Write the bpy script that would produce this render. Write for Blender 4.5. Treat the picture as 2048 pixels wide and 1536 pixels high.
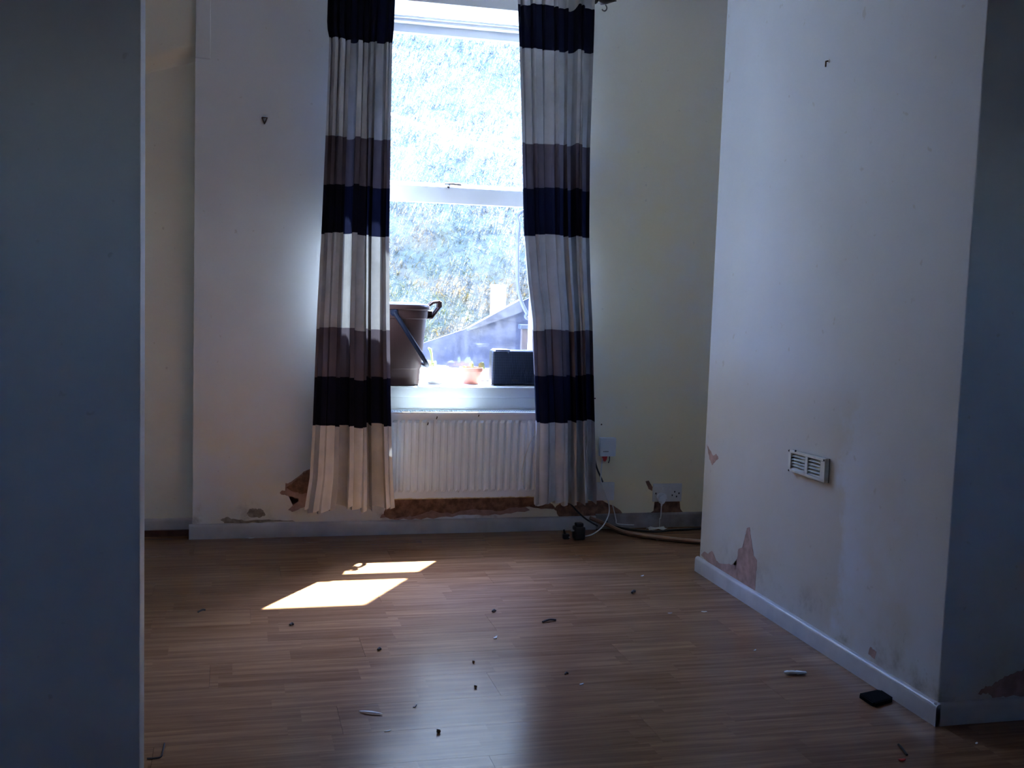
import bpy, bmesh, math, random
from mathutils import Vector, Matrix, noise
random.seed(7)
scene = bpy.context.scene
for o in list(bpy.data.objects):
    bpy.data.objects.remove(o)
C = scene.collection
PI = math.pi

# ------------------------------------------------------------------ camera
F, YAW, PITCH, ROLL, HC = 2200.0, 0.2506, -0.0936, 0.0334, 1.19
fw = Vector((math.sin(YAW)*math.cos(PITCH), math.cos(YAW)*math.cos(PITCH), math.sin(PITCH)))
r0 = Vector((math.cos(YAW), -math.sin(YAW), 0)); u0 = r0.cross(fw)
rt = math.cos(ROLL)*r0 + math.sin(ROLL)*u0
up = -math.sin(ROLL)*r0 + math.cos(ROLL)*u0
cd = bpy.data.cameras.new('camera'); cam = bpy.data.objects.new('camera', cd); C.objects.link(cam)
cd.sensor_width = 36.0; cd.lens = 36.0*F/2048; cd.clip_start = 0.02; cd.clip_end = 200
M = Matrix((rt, up, -fw)).transposed().to_4x4(); M.translation = Vector((0, 0, HC))
cam.matrix_world = M; scene.camera = cam

# ------------------------------------------------------------------ light
SUN_AZ, SUN_EL = math.radians(32.5), math.radians(52)
to_sun = Vector((math.sin(SUN_AZ)*math.cos(SUN_EL), math.cos(SUN_AZ)*math.cos(SUN_EL), math.sin(SUN_EL)))
w = bpy.data.worlds.new('sky'); scene.world = w; w.use_nodes = True
nt = w.node_tree; nt.nodes.clear()
sky = nt.nodes.new('ShaderNodeTexSky'); sky.sky_type = 'NISHITA'; sky.sun_disc = False
sky.sun_elevation = SUN_EL; sky.sun_rotation = SUN_AZ
sky.air_density = 1.0; sky.dust_density = 1.0; sky.ozone_density = 1.0
bg = nt.nodes.new('ShaderNodeBackground'); wo = nt.nodes.new('ShaderNodeOutputWorld')
bg.inputs[1].default_value = 2.4
tint = nt.nodes.new('ShaderNodeMix'); tint.data_type = 'RGBA'; tint.blend_type = 'MULTIPLY'; tint.inputs[0].default_value = 1
tint.inputs[7].default_value = (.74, .92, 1.50, 1)          # the camera's cool white balance
nt.links.new(sky.outputs[0], tint.inputs[6]); nt.links.new(tint.outputs[2], bg.inputs[0]); nt.links.new(bg.outputs[0], wo.inputs[0])
sd = bpy.data.lights.new('sun', 'SUN'); sd.energy = 42; sd.angle = math.radians(0.55); sd.color = (.93, .98, 1.0)
so = bpy.data.objects.new('sun', sd); C.objects.link(so)
so.rotation_euler = to_sun.to_track_quat('Z', 'Y').to_euler(); so.location = (3, 9, 9)
pl = bpy.data.lights.new('window_portal', 'AREA'); pl.shape = 'RECTANGLE'; pl.size = .95; pl.size_y = 1.8
pl.cycles.is_portal = True
po = bpy.data.objects.new('window_portal', pl); C.objects.link(po)
po.location = (1.05, 5.6, 1.55); po.rotation_euler = (math.radians(-90), 0, 0)
scene.view_settings.view_transform = 'Standard'; scene.view_settings.look = 'None'
scene.view_settings.gamma = 1; scene.view_settings.use_curve_mapping = False
scene.view_settings.exposure = 1.9
try:
    scene.cycles.use_denoising = True
    scene.cycles.max_bounces = 12; scene.cycles.diffuse_bounces = 8; scene.cycles.transparent_max_bounces = 24
    scene.cycles.sample_clamp_indirect = 6.0; scene.cycles.caustics_reflective = False
except Exception:
    pass

# ------------------------------------------------------------------ helpers
def at(px, py, axis, val):
    """the point of the plane <axis> = <val> seen at a pixel of the photograph"""
    d = fw + (px-1024)/F*rt - (py-768)/F*up
    o = Vector((0, 0, HC)); t = (val-o[axis])/d[axis]
    return o + t*d
def fl(px, py, z=0.0): return at(px, py, 2, z)

class B:
    def __init__(s): s.bm = bmesh.new()
    def box(s, p0, p1, bev=0.0, seg=2):
        x0, y0, z0 = p0; x1, y1, z1 = p1
        t = bmesh.new(); bmesh.ops.create_cube(t, size=1)
        for v in t.verts:
            v.co = Vector(((x0+x1)/2+v.co.x*(x1-x0), (y0+y1)/2+v.co.y*(y1-y0), (z0+z1)/2+v.co.z*(z1-z0)))
        if bev: bmesh.ops.bevel(t, geom=list(t.edges), offset=bev, segments=seg, profile=.6, affect='EDGES')
        return s.merge(t)
    def merge(s, t, m=None):
        if m is not None: bmesh.ops.transform(t, matrix=m, verts=t.verts)
        me = bpy.data.meshes.new('tmp'); t.to_mesh(me); t.free(); s.bm.from_mesh(me); bpy.data.meshes.remove(me)
        return s
    def tube(s, pts, r, n=8, cap=True, flat=1.0):
        pts = [Vector(p) for p in pts]; rings = []
        rs = r if isinstance(r, (list, tuple)) else [r]*len(pts)
        prev = None
        for i, p in enumerate(pts):
            d = (pts[min(i+1, len(pts)-1)]-pts[max(i-1, 0)]).normalized()
            a = prev if prev is not None else (Vector((0, 0, 1)) if abs(d.z) < .9 else Vector((1, 0, 0)))
            a = (a-d*a.dot(d)).normalized(); b = d.cross(a); prev = a
            rings.append([s.bm.verts.new(p+(a*math.cos(2*PI*k/n)*flat+b*math.sin(2*PI*k/n))*rs[i]) for k in range(n)])
        for A, D in zip(rings, rings[1:]):
            for k in range(n): s.bm.faces.new((A[k], A[(k+1) % n], D[(k+1) % n], D[k]))
        if cap:
            s.bm.faces.new(rings[0][::-1]); s.bm.faces.new(rings[-1])
        return s
    def lathe(s, prof, c=(0, 0, 0), n=28, axis=None, sq=1.0):
        """prof = [(radius, height)]; sq < 1 makes the section a rounded square"""
        t = bmesh.new(); rings = []
        for r, z in prof:
            ring = []
            for k in range(n):
                a = 2*PI*k/n; ca, sa = math.cos(a), math.sin(a)
                q = 1.0 if sq == 1 else (abs(ca)**(2/sq)+abs(sa)**(2/sq))**(-sq/2)
                ring.append(t.verts.new((r*ca*q, r*sa*q, z)))
            rings.append(ring)
        for A, D in zip(rings, rings[1:]):
            for k in range(n): t.faces.new((A[k], A[(k+1) % n], D[(k+1) % n], D[k]))
        t.faces.new(rings[0][::-1]); t.faces.new(rings[-1])
        m = Matrix.Translation(c)
        if axis is not None: m = m @ Vector(axis).to_track_quat('Z', 'Y').to_matrix().to_4x4()
        return s.merge(t, m)
    def prism(s, poly, d):
        """polygon of 3-D points pushed out by the vector d"""
        d = Vector(d); a = [s.bm.verts.new(Vector(p)) for p in poly]; b = [s.bm.verts.new(Vector(p)+d) for p in poly]
        n = len(a); s.bm.faces.new(a); s.bm.faces.new(b[::-1])
        for k in range(n): s.bm.faces.new((a[k], b[k], b[(k+1) % n], a[(k+1) % n]))
        return s
    def grid(s, P):
        V = [[s.bm.verts.new(p) for p in row] for row in P]
        for A, D in zip(V, V[1:]):
            for k in range(len(A)-1): s.bm.faces.new((A[k], A[k+1], D[k+1], D[k]))
        return s

BASE = {}
def build(name, b, m, parent=None, loc=None, smooth=False, fix=True):
    base = BASE[parent.name] if parent is not None else Vector(loc if loc is not None else (0, 0, 0))
    bm = b.bm
    if fix: bmesh.ops.recalc_face_normals(bm, faces=bm.faces)
    bmesh.ops.translate(bm, verts=bm.verts, vec=-base)
    me = bpy.data.meshes.new(name); bm.to_mesh(me); bm.free()
    o = bpy.data.objects.new(name, me); C.objects.link(o); me.materials.append(m)
    if smooth:
        for p in me.polygons: p.use_smooth = True
        try: me.set_sharp_from_angle(angle=math.radians(40))
        except Exception: pass
    if parent is not None: o.parent = parent
    else: o.location = base
    BASE[o.name] = base
    return o
def struct(name, b, m, **k):
    o = build(name, b, m, **k)
    if o.parent is None: o['kind'] = 'structure'
    return o
def thing(name, label, cat, loc, group=None):
    o = bpy.data.objects.new(name, None); C.objects.link(o); o.location = loc; o.empty_display_size = .05
    BASE[o.name] = Vector(loc); return tag(o, label, cat, group)
def tag(o, label, cat, group=None):
    o['label'] = label; o['category'] = cat
    if group: o['group'] = group
    return o

# ------------------------------------------------------------------ materials
class N:
    def __init__(s, name):
        s.m = bpy.data.materials.new(name); s.m.use_nodes = True; s.t = s.m.node_tree; s.t.nodes.clear()
        s.out = s.n('ShaderNodeOutputMaterial')
    def n(s, typ, **k):
        x = s.t.nodes.new(typ)
        for a, v in k.items(): setattr(x, a, v)
        return x
    def l(s, a, b): s.t.links.new(a, b)
    def val(s, sock, v):
        if isinstance(v, bpy.types.NodeSocket): s.l(v, sock)
        else: sock.default_value = v
    def math(s, op, a, b=0.0, clamp=False):
        x = s.n('ShaderNodeMath', operation=op, use_clamp=clamp); s.val(x.inputs[0], a); s.val(x.inputs[1], b); return x.outputs[0]
    def ramp(s, v, a, b, clamp=True):
        x = s.n('ShaderNodeMapRange', clamp=clamp, interpolation_type='SMOOTHSTEP'); s.val(x.inputs[0], v); x.inputs[1].default_value = a; x.inputs[2].default_value = b
        return x.outputs[0]
    def mix(s, f, a, b, mode='MIX'):
        x = s.n('ShaderNodeMix', data_type='RGBA', blend_type=mode); s.val(x.inputs[0], f)
        for i, c in ((6, a), (7, b)):
            if isinstance(c, tuple): c = (*c[:3], 1)
            s.val(x.inputs[i], c)
        return x.outputs[2]
    def coord(s, which='Object', scale=(1, 1, 1), loc=(0, 0, 0)):
        t = s.n('ShaderNodeTexCoord'); mp = s.n('ShaderNodeMapping'); mp.inputs['Scale'].default_value = scale; mp.inputs['Location'].default_value = loc
        s.l(t.outputs[which], mp.inputs[0]); return mp.outputs[0]
    def noise(s, scale, detail=3, vec=None, rough=.55, w=0):
        x = s.n('ShaderNodeTexNoise'); x.inputs['Scale'].default_value = scale; x.inputs['Detail'].default_value = detail; x.inputs['Roughness'].default_value = rough
        s.l(vec if vec is not None else s.coord(), x.inputs['Vector']); return x.outputs[0]
    def bump(s, h, strength=.2, dist=.01):
        x = s.n('ShaderNodeBump'); x.inputs['Strength'].default_value = strength; x.inputs['Distance'].default_value = dist; s.l(h, x.inputs['Height']); return x.outputs[0]
    def principled(s, col, rough=.5, metal=0, normal=None, spec=.5, trans=0, sheen=0):
        p = s.n('ShaderNodeBsdfPrincipled')
        s.val(p.inputs['Base Color'], (*col[:3], 1) if isinstance(col, tuple) else col); s.val(p.inputs['Roughness'], rough)
        p.inputs['Metallic'].default_value = metal; p.inputs['Specular IOR Level'].default_value = spec
        if sheen: p.inputs['Sheen Weight'].default_value = sheen
        if normal is not None: s.l(normal, p.inputs['Normal'])
        return p
    def done(s, sh): s.l(sh.outputs[0], s.out.inputs[0]); return s.m

def simple(name, col, rough=.5, metal=0, var=.12, scale=14, bump=.05, spec=.5):
    k = N(name); n = k.noise(scale, 4)
    c = k.mix(k.ramp(n, .3, .7), tuple(x*(1-var) for x in col), tuple(min(1, x*(1+var)) for x in col))
    return k.done(k.principled(c, rough, metal, k.bump(k.noise(scale*6, 2), bump, .003), spec))

def wall_mat(name, base, yellow, yx=None, damp=1.0, bx=None):
    """cream emulsion on uneven plaster with damp, yellowed areas and painted bounce"""
    k = N(name); co = k.coord()
    sx = k.n('ShaderNodeSeparateXYZ'); k.l(co, sx.inputs[0])
    n1 = k.noise(1.6, 5, co, .6); n2 = k.noise(5.0, 6, co, .65); n3 = k.noise(38, 3, co)
    c = k.mix(k.ramp(n1, .35, .7), base, tuple(v*.93 for v in base))
    # yellowed plaster
    h = k.math('ADD', k.math('MULTIPLY', n1, .9), k.math('MULTIPLY', n2, .45))
    if yx is not None:
        gx = k.ramp(sx.outputs[0], yx[0], yx[1]); gz = k.ramp(sx.outputs[2], 3.4, 1.4)
        f = k.math('MULTIPLY', k.math('MULTIPLY', gx, gz), k.ramp(h, .15, .8))
        c = k.mix(k.math('MULTIPLY', f, .95), c, yellow)
    low = k.math('MULTIPLY', k.ramp(sx.outputs[2], .95, .25), k.ramp(h, .52, .85))  # yellow low down: damp, plus warm floor bounce painted on the breast
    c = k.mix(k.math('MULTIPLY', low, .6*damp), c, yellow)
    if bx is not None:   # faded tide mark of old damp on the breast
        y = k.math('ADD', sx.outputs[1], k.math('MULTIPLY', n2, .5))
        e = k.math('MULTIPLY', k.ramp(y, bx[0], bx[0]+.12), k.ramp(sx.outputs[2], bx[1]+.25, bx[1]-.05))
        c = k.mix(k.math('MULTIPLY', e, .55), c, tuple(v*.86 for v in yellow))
    # mould close to the floor
    mo = k.math('MULTIPLY', k.ramp(sx.outputs[2], .24, .06), k.ramp(n2, .5, .72))
    c = k.mix(k.math('MULTIPLY', mo, .75*damp), c, (.16, .14, .11))
    sp = k.math('MULTIPLY', k.ramp(k.noise(26, 2, co), .70, .76), .3)
    c = k.mix(sp, c, (.35, .31, .24))
    b = k.bump(k.math('ADD', k.math('MULTIPLY', n2, .6), k.math('MULTIPLY', n3, .12)), .25, .012)
    return k.done(k.principled(c, .6, 0, b, .35))

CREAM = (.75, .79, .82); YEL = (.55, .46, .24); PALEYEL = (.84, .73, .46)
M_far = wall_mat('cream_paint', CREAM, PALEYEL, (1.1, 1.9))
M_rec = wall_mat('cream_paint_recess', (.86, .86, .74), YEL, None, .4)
M_breast = wall_mat('breast_paint_sky_tinted', (.60, .645, .70), (.58, .52, .38), None, .95, (3.3, .75))  # same wall paint, colour darkened and blued for window light falling on it
M_dark = wall_mat('grey_paint', (.55, .55, .55), YEL, None, .2)
M_part = wall_mat('white_paint_partition', (.70, .70, .70), YEL, None, 0)
M_ceil = simple('ceiling_white', (.7, .7, .68), .8, var=.03)
M_gloss = simple('white_gloss', (.66, .67, .66), .28, var=.04, scale=5)
M_frame = simple('window_frame_paint', (.46, .47, .48), .35, var=.04, scale=5)
M_base = simple('skirting_gloss', (.50, .49, .48), .35, var=.12, scale=7)
M_dirtbase = simple('skirting_dirty', (.27, .235, .21), .45, var=.35, scale=9)
M_pvc = simple('white_plastic', (.72, .74, .75), .35, var=.03)
M_sock = simple('socket_plastic', (.62, .62, .60), .35, var=.05)
M_plaster = simple('bare_plaster', (.38, .245, .20), .9, var=.22, scale=22, bump=.3)
M_brick = simple('bare_brick_plaster', (.24, .125, .075), .9, var=.45, scale=30, bump=.5)
M_mould = simple('mouldy_plaster', (.30, .26, .19), .9, var=.3, scale=40, bump=.4)
M_brown = simple('brown_plastic', (.027, .012, .012), .55, var=.08, spec=.2)
M_black = simple('black_plastic', (.012, .012, .014), .4, var=.1)
M_navyp = simple('dark_plastic_handle', (.008, .012, .028), .45, var=.1, spec=.15)
M_blackc = simple('black_cable', (.01, .01, .011), .5)
M_whitec = simple('white_cable', (.6, .62, .6), .4, var=.03)
M_red = simple('red_plastic', (.55, .03, .02), .4)
M_steel = simple('steel', (.5, .5, .5), .3, 1.0)
M_rust = simple('rusty_metal', (.10, .05, .03), .6, .5)
M_silver = simple('silver_strip', (.75, .75, .72), .3, .6)
M_terra = simple('terracotta', (.42, .17, .13), .8)
M_white = simple('white_pot', (.8, .8, .78), .4)
M_soil = simple('soil', (.05, .035, .025), .95, var=.5, scale=80)
M_leaf = simple('seedling_leaf', (.45, .55, .25), .5)
M_paper = simple('paper_scrap', (.75, .75, .72), .8)
M_wood = simple('bent_wood_strip', (.22, .11, .055), .45, var=.25, scale=12)
M_redwood = simple('red_brown_batten', (.10, .035, .02), .7, var=.3, scale=20)
M_rod = simple('dark_rod', (.02, .014, .014), .35, .3)
M_foam = simple('black_foam', (.008, .008, .009), .95, spec=.05)
M_seed = simple('brown_seed', (.22, .13, .06), .6)
M_twig = simple('dark_twig', (.03, .022, .018), .8)

def radiator_mat():
    k = N('radiator_enamel'); co = k.coord(); s = k.n('ShaderNodeSeparateXYZ'); k.l(co, s.inputs[0])
    c = k.mix(k.ramp(k.noise(7, 3, co), .3, .7), (.74, .82, .88), (.78, .86, .92))
    c = k.mix(k.ramp(k.math('ADD', s.outputs[2], k.math('MULTIPLY', k.noise(40, 3, co), .012)), .014, .006), c, (.50, .38, .14))
    return k.done(k.principled(c, .4, 0, None, .4))
M_rad = radiator_mat()

def floor_mat():
    """two-strip laminate: the grain runs along each board"""
    k = N('laminate'); info = k.n('ShaderNodeObjectInfo')
    t = k.n('ShaderNodeTexCoord'); s = k.n('ShaderNodeSeparateXYZ'); k.l(t.outputs['Object'], s.inputs[0])
    r = info.outputs['Random']
    strip = k.math('FLOOR', k.math('MULTIPLY', k.math('ADD', s.outputs[1], .096), 1/.096))
    off = k.math('ADD', k.math('MULTIPLY', r, 7.3), k.math('MULTIPLY', strip, .37))
    seg = k.math('FLOOR', k.math('MULTIPLY', k.math('ADD', s.outputs[0], off), 1/.41))
    cell = k.n('ShaderNodeCombineXYZ'); k.l(seg, cell.inputs[0]); k.l(strip, cell.inputs[1]); k.l(k.math('MULTIPLY', r, 91), cell.inputs[2])
    wn = k.n('ShaderNodeTexWhiteNoise'); k.l(cell.outputs[0], wn.inputs[0]); q = wn.outputs[0]
    g = k.n('ShaderNodeCombineXYZ'); k.l(k.math('MULTIPLY', s.outputs[0], 1.6), g.inputs[0]); k.l(k.math('MULTIPLY', s.outputs[1], 34), g.inputs[1])
    k.l(k.math('ADD', k.math('MULTIPLY', q, 31), k.math('MULTIPLY', r, 17)), g.inputs[2])
    gn = k.noise(1.3, 5, g.outputs[0], .6)
    g2 = k.n('ShaderNodeCombineXYZ'); k.l(k.math('MULTIPLY', s.outputs[0], 9), g2.inputs[0]); k.l(k.math('MULTIPLY', s.outputs[1], 190), g2.inputs[1]); k.l(q, g2.inputs[2])
    fine = k.noise(1.0, 3, g2.outputs[0], .6)
    v = k.math('ADD', k.math('MULTIPLY', gn, .95), k.math('MULTIPLY', q, .13))
    c = k.mix(k.ramp(v, .3, .9), (.155, .068, .029), (.315, .170, .082))
    c = k.mix(k.math('MULTIPLY', k.ramp(fine, .45, .75), .35), c, (.10, .045, .026))
    # scuffed, dusty film
    wv = k.n('ShaderNodeNewGeometry'); dn = k.noise(2.2, 2, wv.outputs['Position'], .5); dn2 = k.noise(30, 4, wv.outputs['Position'], .7)
    c = k.mix(k.math('MULTIPLY', k.ramp(k.math('ADD', dn, k.math('MULTIPLY', dn2, .3)), .40, 1.0), .06), c, (.42, .38, .34))
    ro = k.math('ADD', .19, k.math('MULTIPLY', dn, .06))
    return k.done(k.principled(c, ro, 0, k.bump(gn, .04, .004), .22))
M_floor = floor_mat()
M_sub = simple('floor_joint', (.12, .065, .04), .7)

def cloth(name, col, trans=.3):
    k = N(name); co = k.coord()
    wv = k.n('ShaderNodeTexWave', bands_direction='X'); wv.inputs['Scale'].default_value = 120; k.l(co, wv.inputs[0])
    c = k.mix(k.ramp(k.noise(9, 4, co), .3, .7), tuple(v*.9 for v in col), tuple(v*1.1 for v in col))
    nrm = k.bump(wv.outputs[1], .1, .001)
    p = k.principled(c, .9, 0, nrm, .08)
    tr = k.n('ShaderNodeBsdfTranslucent'); k.val(tr.inputs[0], c)
    mx = k.n('ShaderNodeMixShader'); mx.inputs[0].default_value = trans
    k.l(p.outputs[0], mx.inputs[1]); k.l(tr.outputs[0], mx.inputs[2]); return k.done(mx)
M_cream = cloth('cream_cloth', (.46, .47, .49), .034)
M_purple = cloth('purple_grey_cloth', (.12, .105, .13), .045)
M_navy = cloth('navy_cloth', (.005, .006, .016), .12)

def glass_mat():
    """thin window pane, clear, with a light film of dirt that scatters"""
    k = N('dusty_glass'); n = k.noise(9, 6, k.coord(), .7)
    tr = k.n('ShaderNodeBsdfTransparent'); tr.inputs[0].default_value = (.93, .96, .97, 1)
    gl = k.n('ShaderNodeBsdfGlossy'); gl.inputs['Roughness'].default_value = .03
    ds = k.n('ShaderNodeBsdfTranslucent'); ds.inputs[0].default_value = (.8, .82, .82, 1)
    lw = k.n('ShaderNodeLayerWeight'); lw.inputs[0].default_value = .5
    fr = k.math('ADD', .03, k.math('MULTIPLY', k.math('POWER', lw.outputs['Facing'], 5.0), .6))
    m1 = k.n('ShaderNodeMixShader'); k.l(k.math('MULTIPLY', k.ramp(n, .3, .8), .009), m1.inputs[0]); k.l(tr.outputs[0], m1.inputs[1]); k.l(ds.outputs[0], m1.inputs[2])
    m2 = k.n('ShaderNodeMixShader'); k.l(fr, m2.inputs[0]); k.l(m1.outputs[0], m2.inputs[1]); k.l(gl.outputs[0], m2.inputs[2])
    return k.done(m2)
M_glass = glass_mat()

def mesh_grille():
    k = N('speaker_cloth'); t = k.coord(scale=(1, 1, 1))
    s = k.n('ShaderNodeSeparateXYZ'); k.l(t, s.inputs[0])
    a = k.math('SINE', k.math('MULTIPLY', s.outputs[0], 1400)); b = k.math('SINE', k.math('MULTIPLY', s.outputs[2], 500))
    c = k.mix(k.ramp(k.math('ADD', a, k.math('MULTIPLY', b, .3)), -.3, .6), (.006, .009, .018), (.03, .042, .075))
    return k.done(k.principled(c, .55, .2, k.bump(a, .3, .001), .2))
M_grille = mesh_grille()
def bank_colour(k, dark, green, rust, pale):
    co = k.coord(); sx = k.n('ShaderNodeSeparateXYZ'); k.l(co, sx.inputs[0])
    n1 = k.noise(1.0, 5, co, .65); n2 = k.noise(9, 4, co, .7); n3 = k.noise(2.3, 4, co, .6)
    c = k.mix(k.ramp(n3, .45, .60), green, rust)
    up_ = k.ramp(k.math('ADD', sx.outputs[2], k.math('MULTIPLY', n1, 2.2)), 1.9, 3.6)
    c = k.mix(up_, c, pale)                                        # paler colour higher up
    return k.mix(k.math('MULTIPLY', k.ramp(n2, .46, .66), .8), c, dark), n2
def bank_mat():
    k = N('overgrown_bank'); c, n2 = bank_colour(k, (.022, .024, .018), (.036, .040, .018), (.060, .042, .016), (.085, .086, .066))
    return k.done(k.principled(c, .9, 0, k.bump(n2, .6, .08), .2))
M_bank = bank_mat()
def blade_mat():
    k = N('grass_blades'); c, n2 = bank_colour(k, (.028, .030, .022), (.046, .048, .012), (.085, .048, .010), (.10, .10, .078))
    p = k.principled(c, .6, 0, None, .2); tr = k.n('ShaderNodeBsdfTranslucent'); k.val(tr.inputs[0], c)
    mx = k.n('ShaderNodeMixShader'); mx.inputs[0].default_value = .35; k.l(p.outputs[0], mx.inputs[1]); k.l(tr.outputs[0], mx.inputs[2]); return k.done(mx)
M_blade = blade_mat()
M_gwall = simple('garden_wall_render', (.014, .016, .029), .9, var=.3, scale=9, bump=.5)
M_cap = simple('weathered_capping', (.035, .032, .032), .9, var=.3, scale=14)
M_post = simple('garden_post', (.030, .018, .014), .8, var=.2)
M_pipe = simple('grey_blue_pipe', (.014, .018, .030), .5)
M_yard = simple('yard_concrete', (.4, .39, .36), .95, var=.2, scale=3)
M_brickout = simple('outer_render', (.3, .3, .3), .95, var=.1, scale=4)

# ------------------------------------------------------------------ the room shell
W = 5.0                      # inner face of the window wall
XB, YB0, YB1 = 1.91, 2.572, 4.19   # chimney breast: left face, near face, far face
CEIL = 2.62
b = B()                                            # the floor: boards laid left to right on a slab
b.box((-2.3, -2.4, -.14), (4.2, 5.14, -.009))
floor = struct('floor', b, M_sub)
bw, bl = .192, 1.285
plank_me = None
ncol = 6
for i in range(40):
    y = 5.085 - .192*(i+.5)
    if y < -2.3: break
    off = (i*.47) % bl
    for j in range(ncol):
        x0 = -2.25 - off + j*bl
        xa, xb_ = max(x0, -2.25), min(x0+bl, 4.15)
        if xb_-xa < .05: continue
        # boards the photograph can show: everything in front of the camera; the rest is left to the slab
        if y < 1.0 : continue
        q = B(); q.box((xa+.0003, y-bw/2+.0003, -.009), (xb_-.0003, y+bw/2-.0003, 0))
        me_o = build('plank', q, M_floor, parent=floor)
        # local origin at the board's own centre so that the grain differs from board to board
        c = Vector(((xa+xb_)/2, y, 0))
        me_o.data.transform(Matrix.Translation(-c)); me_o.location = c
rearb = B(); rearb.box((-2.25, -2.3, -.009), (4.15, .9, 0)); struct('rear_flooring', rearb, M_floor, parent=floor)
b = B(); b.box((-2.3, -2.4, CEIL), (4.2, 5.6, CEIL+.12)); struct('ceiling', b, M_ceil)

OX0, OX1, OZ0, OZ1 = .56, 1.545, .645, 2.415          # inner opening
b = B(); y1 = 5.36
b.box((-.163, W, 0), (OX0, y1, CEIL)); b.box((OX1, W, 0), (4.2, y1, CEIL))
b.box((OX0, W, 0), (OX1, y1, OZ0)); b.box((OX0, W, OZ1), (OX1, y1, CEIL))
b.box((-2.3, y1, -.1), (.62, 5.5, CEIL)); b.box((1.484, y1, -.1), (4.2, 5.5, CEIL))
b.box((.62, y1, -.1), (1.484, 5.5, OZ0)); b.box((.62, y1, 2.41), (1.484, 5.5, CEIL))
wall_far = struct('wall_far', b, M_far)
b = B(); b.box((-2.3, W+.08, 0), (-.163, 5.36, CEIL)); wall_recess = struct('wall_recess', b, M_rec)
# soft-edged bulkhead over the recess, its underside rising to the right
zl, zr = at(287, 132, 1, 5.05).z, at(388, 108, 1, 5.05).z
b = B(); sl = (zr-zl)/(at(388, 108, 1, 5.05).x-at(287, 132, 1, 5.05).x); xl = at(287, 132, 1, 5.05).x
rows = []
for k in range(9):
    t = k/8; dy = .055*(.5-.5*math.cos(PI*t)); dz = .075*t
    rows.append([(x, W+.0799-dy, zl+sl*(x-xl)-.03+dz) for x in (-1.2, -.8, -.5, -.3, -.1635)])
rows.append([(x, W+.0249, CEIL) for x in (-1.2, -.8, -.5, -.3, -.1635)])
b.grid(rows); bk = struct('bulkhead', b, M_rec, parent=wall_recess, smooth=True)
p0, p1 = at(393, 116, 1, W), at(421, 112, 1, W)
b = B(); b.box((-.163, W-.004, p0.z), (p1.x, W+.001, CEIL), .0015, 1); struct('plaster_pad', b, M_far, parent=wall_far)

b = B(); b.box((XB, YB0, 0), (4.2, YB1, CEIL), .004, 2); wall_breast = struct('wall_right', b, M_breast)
b = B(); b.box((4.15, -2.4, 0), (4.3, 5.2, CEIL)); struct('wall_outer_right', b, M_dark)
b = B(); b.box((-2.4, -2.4, 0), (-2.25, 5.1, CEIL)); struct('wall_left', b, M_far)
# rear wall with an added unseen slot that lights the shaded faces
b = B(); b.box((-2.4, -2.5, 0), (.2, -2.35, CEIL)); b.box((1.2, -2.5, 0), (4.3, -2.35, CEIL))
b.box((.2, -2.5, 0), (1.2, -2.35, 1.60)); b.box((.2, -2.5, 1.70), (1.2, -2.35, CEIL)); struct('wall_back', b, M_far)
# partition on the left with its end face turned to the opening
b = B(); b.box((-2.3, 2.30, 0), (-.177, 2.418, CEIL), .0015, 1); wall_part = struct('wall_partition', b, M_part)

# skirting
def skirting(name, p0, p1, nrm, h=.066, th=.015, m=M_base, z0=0.0):
    """board along the wall line p0-p1, rounded upper edge"""
    p0, p1, nrm = Vector(p0), Vector(p1), Vector(nrm)
    prof = [(0, z0), (th, z0), (th, h-.012), (th*.85, h-.005), (th*.5, h-.001), (0, h)]
    b = B(); n = len(prof)
    A = [b.bm.verts.new(p0+nrm*d+Vector((0, 0, z))) for d, z in prof]
    D = [b.bm.verts.new(p1+nrm*d+Vector((0, 0, z))) for d, z in prof]
    for k in range(n): b.bm.faces.new((A[k], A[(k+1) % n], D[(k+1) % n], D[k]))
    b.bm.faces.new(A[::-1]); b.bm.faces.new(D)
    return struct(name, b, m, smooth=True)
skirting('baseboard_far', (-.178, W, 0), (1.72, W, 0), (0, -1, 0))
skirting('baseboard_far_alcove', (1.72, W, 0), (4.1, W, 0), (0, -1, 0), .075, .014, M_dirtbase, .004)
skirting('baseboard_recess', (-2.2, W+.08, 0), (-.163, W+.08, 0), (0, -1, 0), .078, .015, M_base, .028)
b = B(); b.box((-2.2, W+.055, 0), (-.179, W+.08, .027)); struct('trim_1', b, M_redwood)
skirting('baseboard_right', (XB, YB0-.015, 0), (XB, YB1+.012, 0), (-1, 0, 0), .063, .015, M_base)
skirting('baseboard_right_return', (XB-.012, YB0, 0), (4.1, YB0, 0), (0, -1, 0), .063, .015, M_base)

# bare patches where paint and plaster have fallen off
def jag(pts, amp, rng, n=5):
    out = []
    for a, c in zip(pts, pts[1:]+pts[:1]):
        a, c = Vector(a), Vector(c)
        for k in range(n):
            t = k/n; p = a.lerp(c, t)
            if k: p += Vector((rng.uniform(-amp, amp) for _ in range(3)))
            out.append(p)
    return out
def patch(name, pix, axis, val, parent, m, amp=.004, th=.0008, n=5):
    rng = random.Random(len(pix)*13+int(pix[0][0]))
    pts = jag([at(x, y, axis, val) for x, y in pix], amp, rng, n)
    d = [0, 0, 0]
    for p in pts: p[axis] = val-th
    d[axis] = th*.98
    b = B(); b.prism(pts, d)
    bmesh.ops.triangulate(b.bm, faces=[f for f in b.bm.faces if len(f.verts) > 4])
    return struct(name, b, m, parent=parent)
patch('bare_plaster', [(560, 985), (574, 978), (571, 966), (588, 963), (600, 950), (614, 940), (648, 935), (652, 1008), (612, 1012), (584, 1024), (576, 1020), (598, 1001), (585, 993), (566, 990)], 1, W, wall_far, M_plaster)
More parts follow.
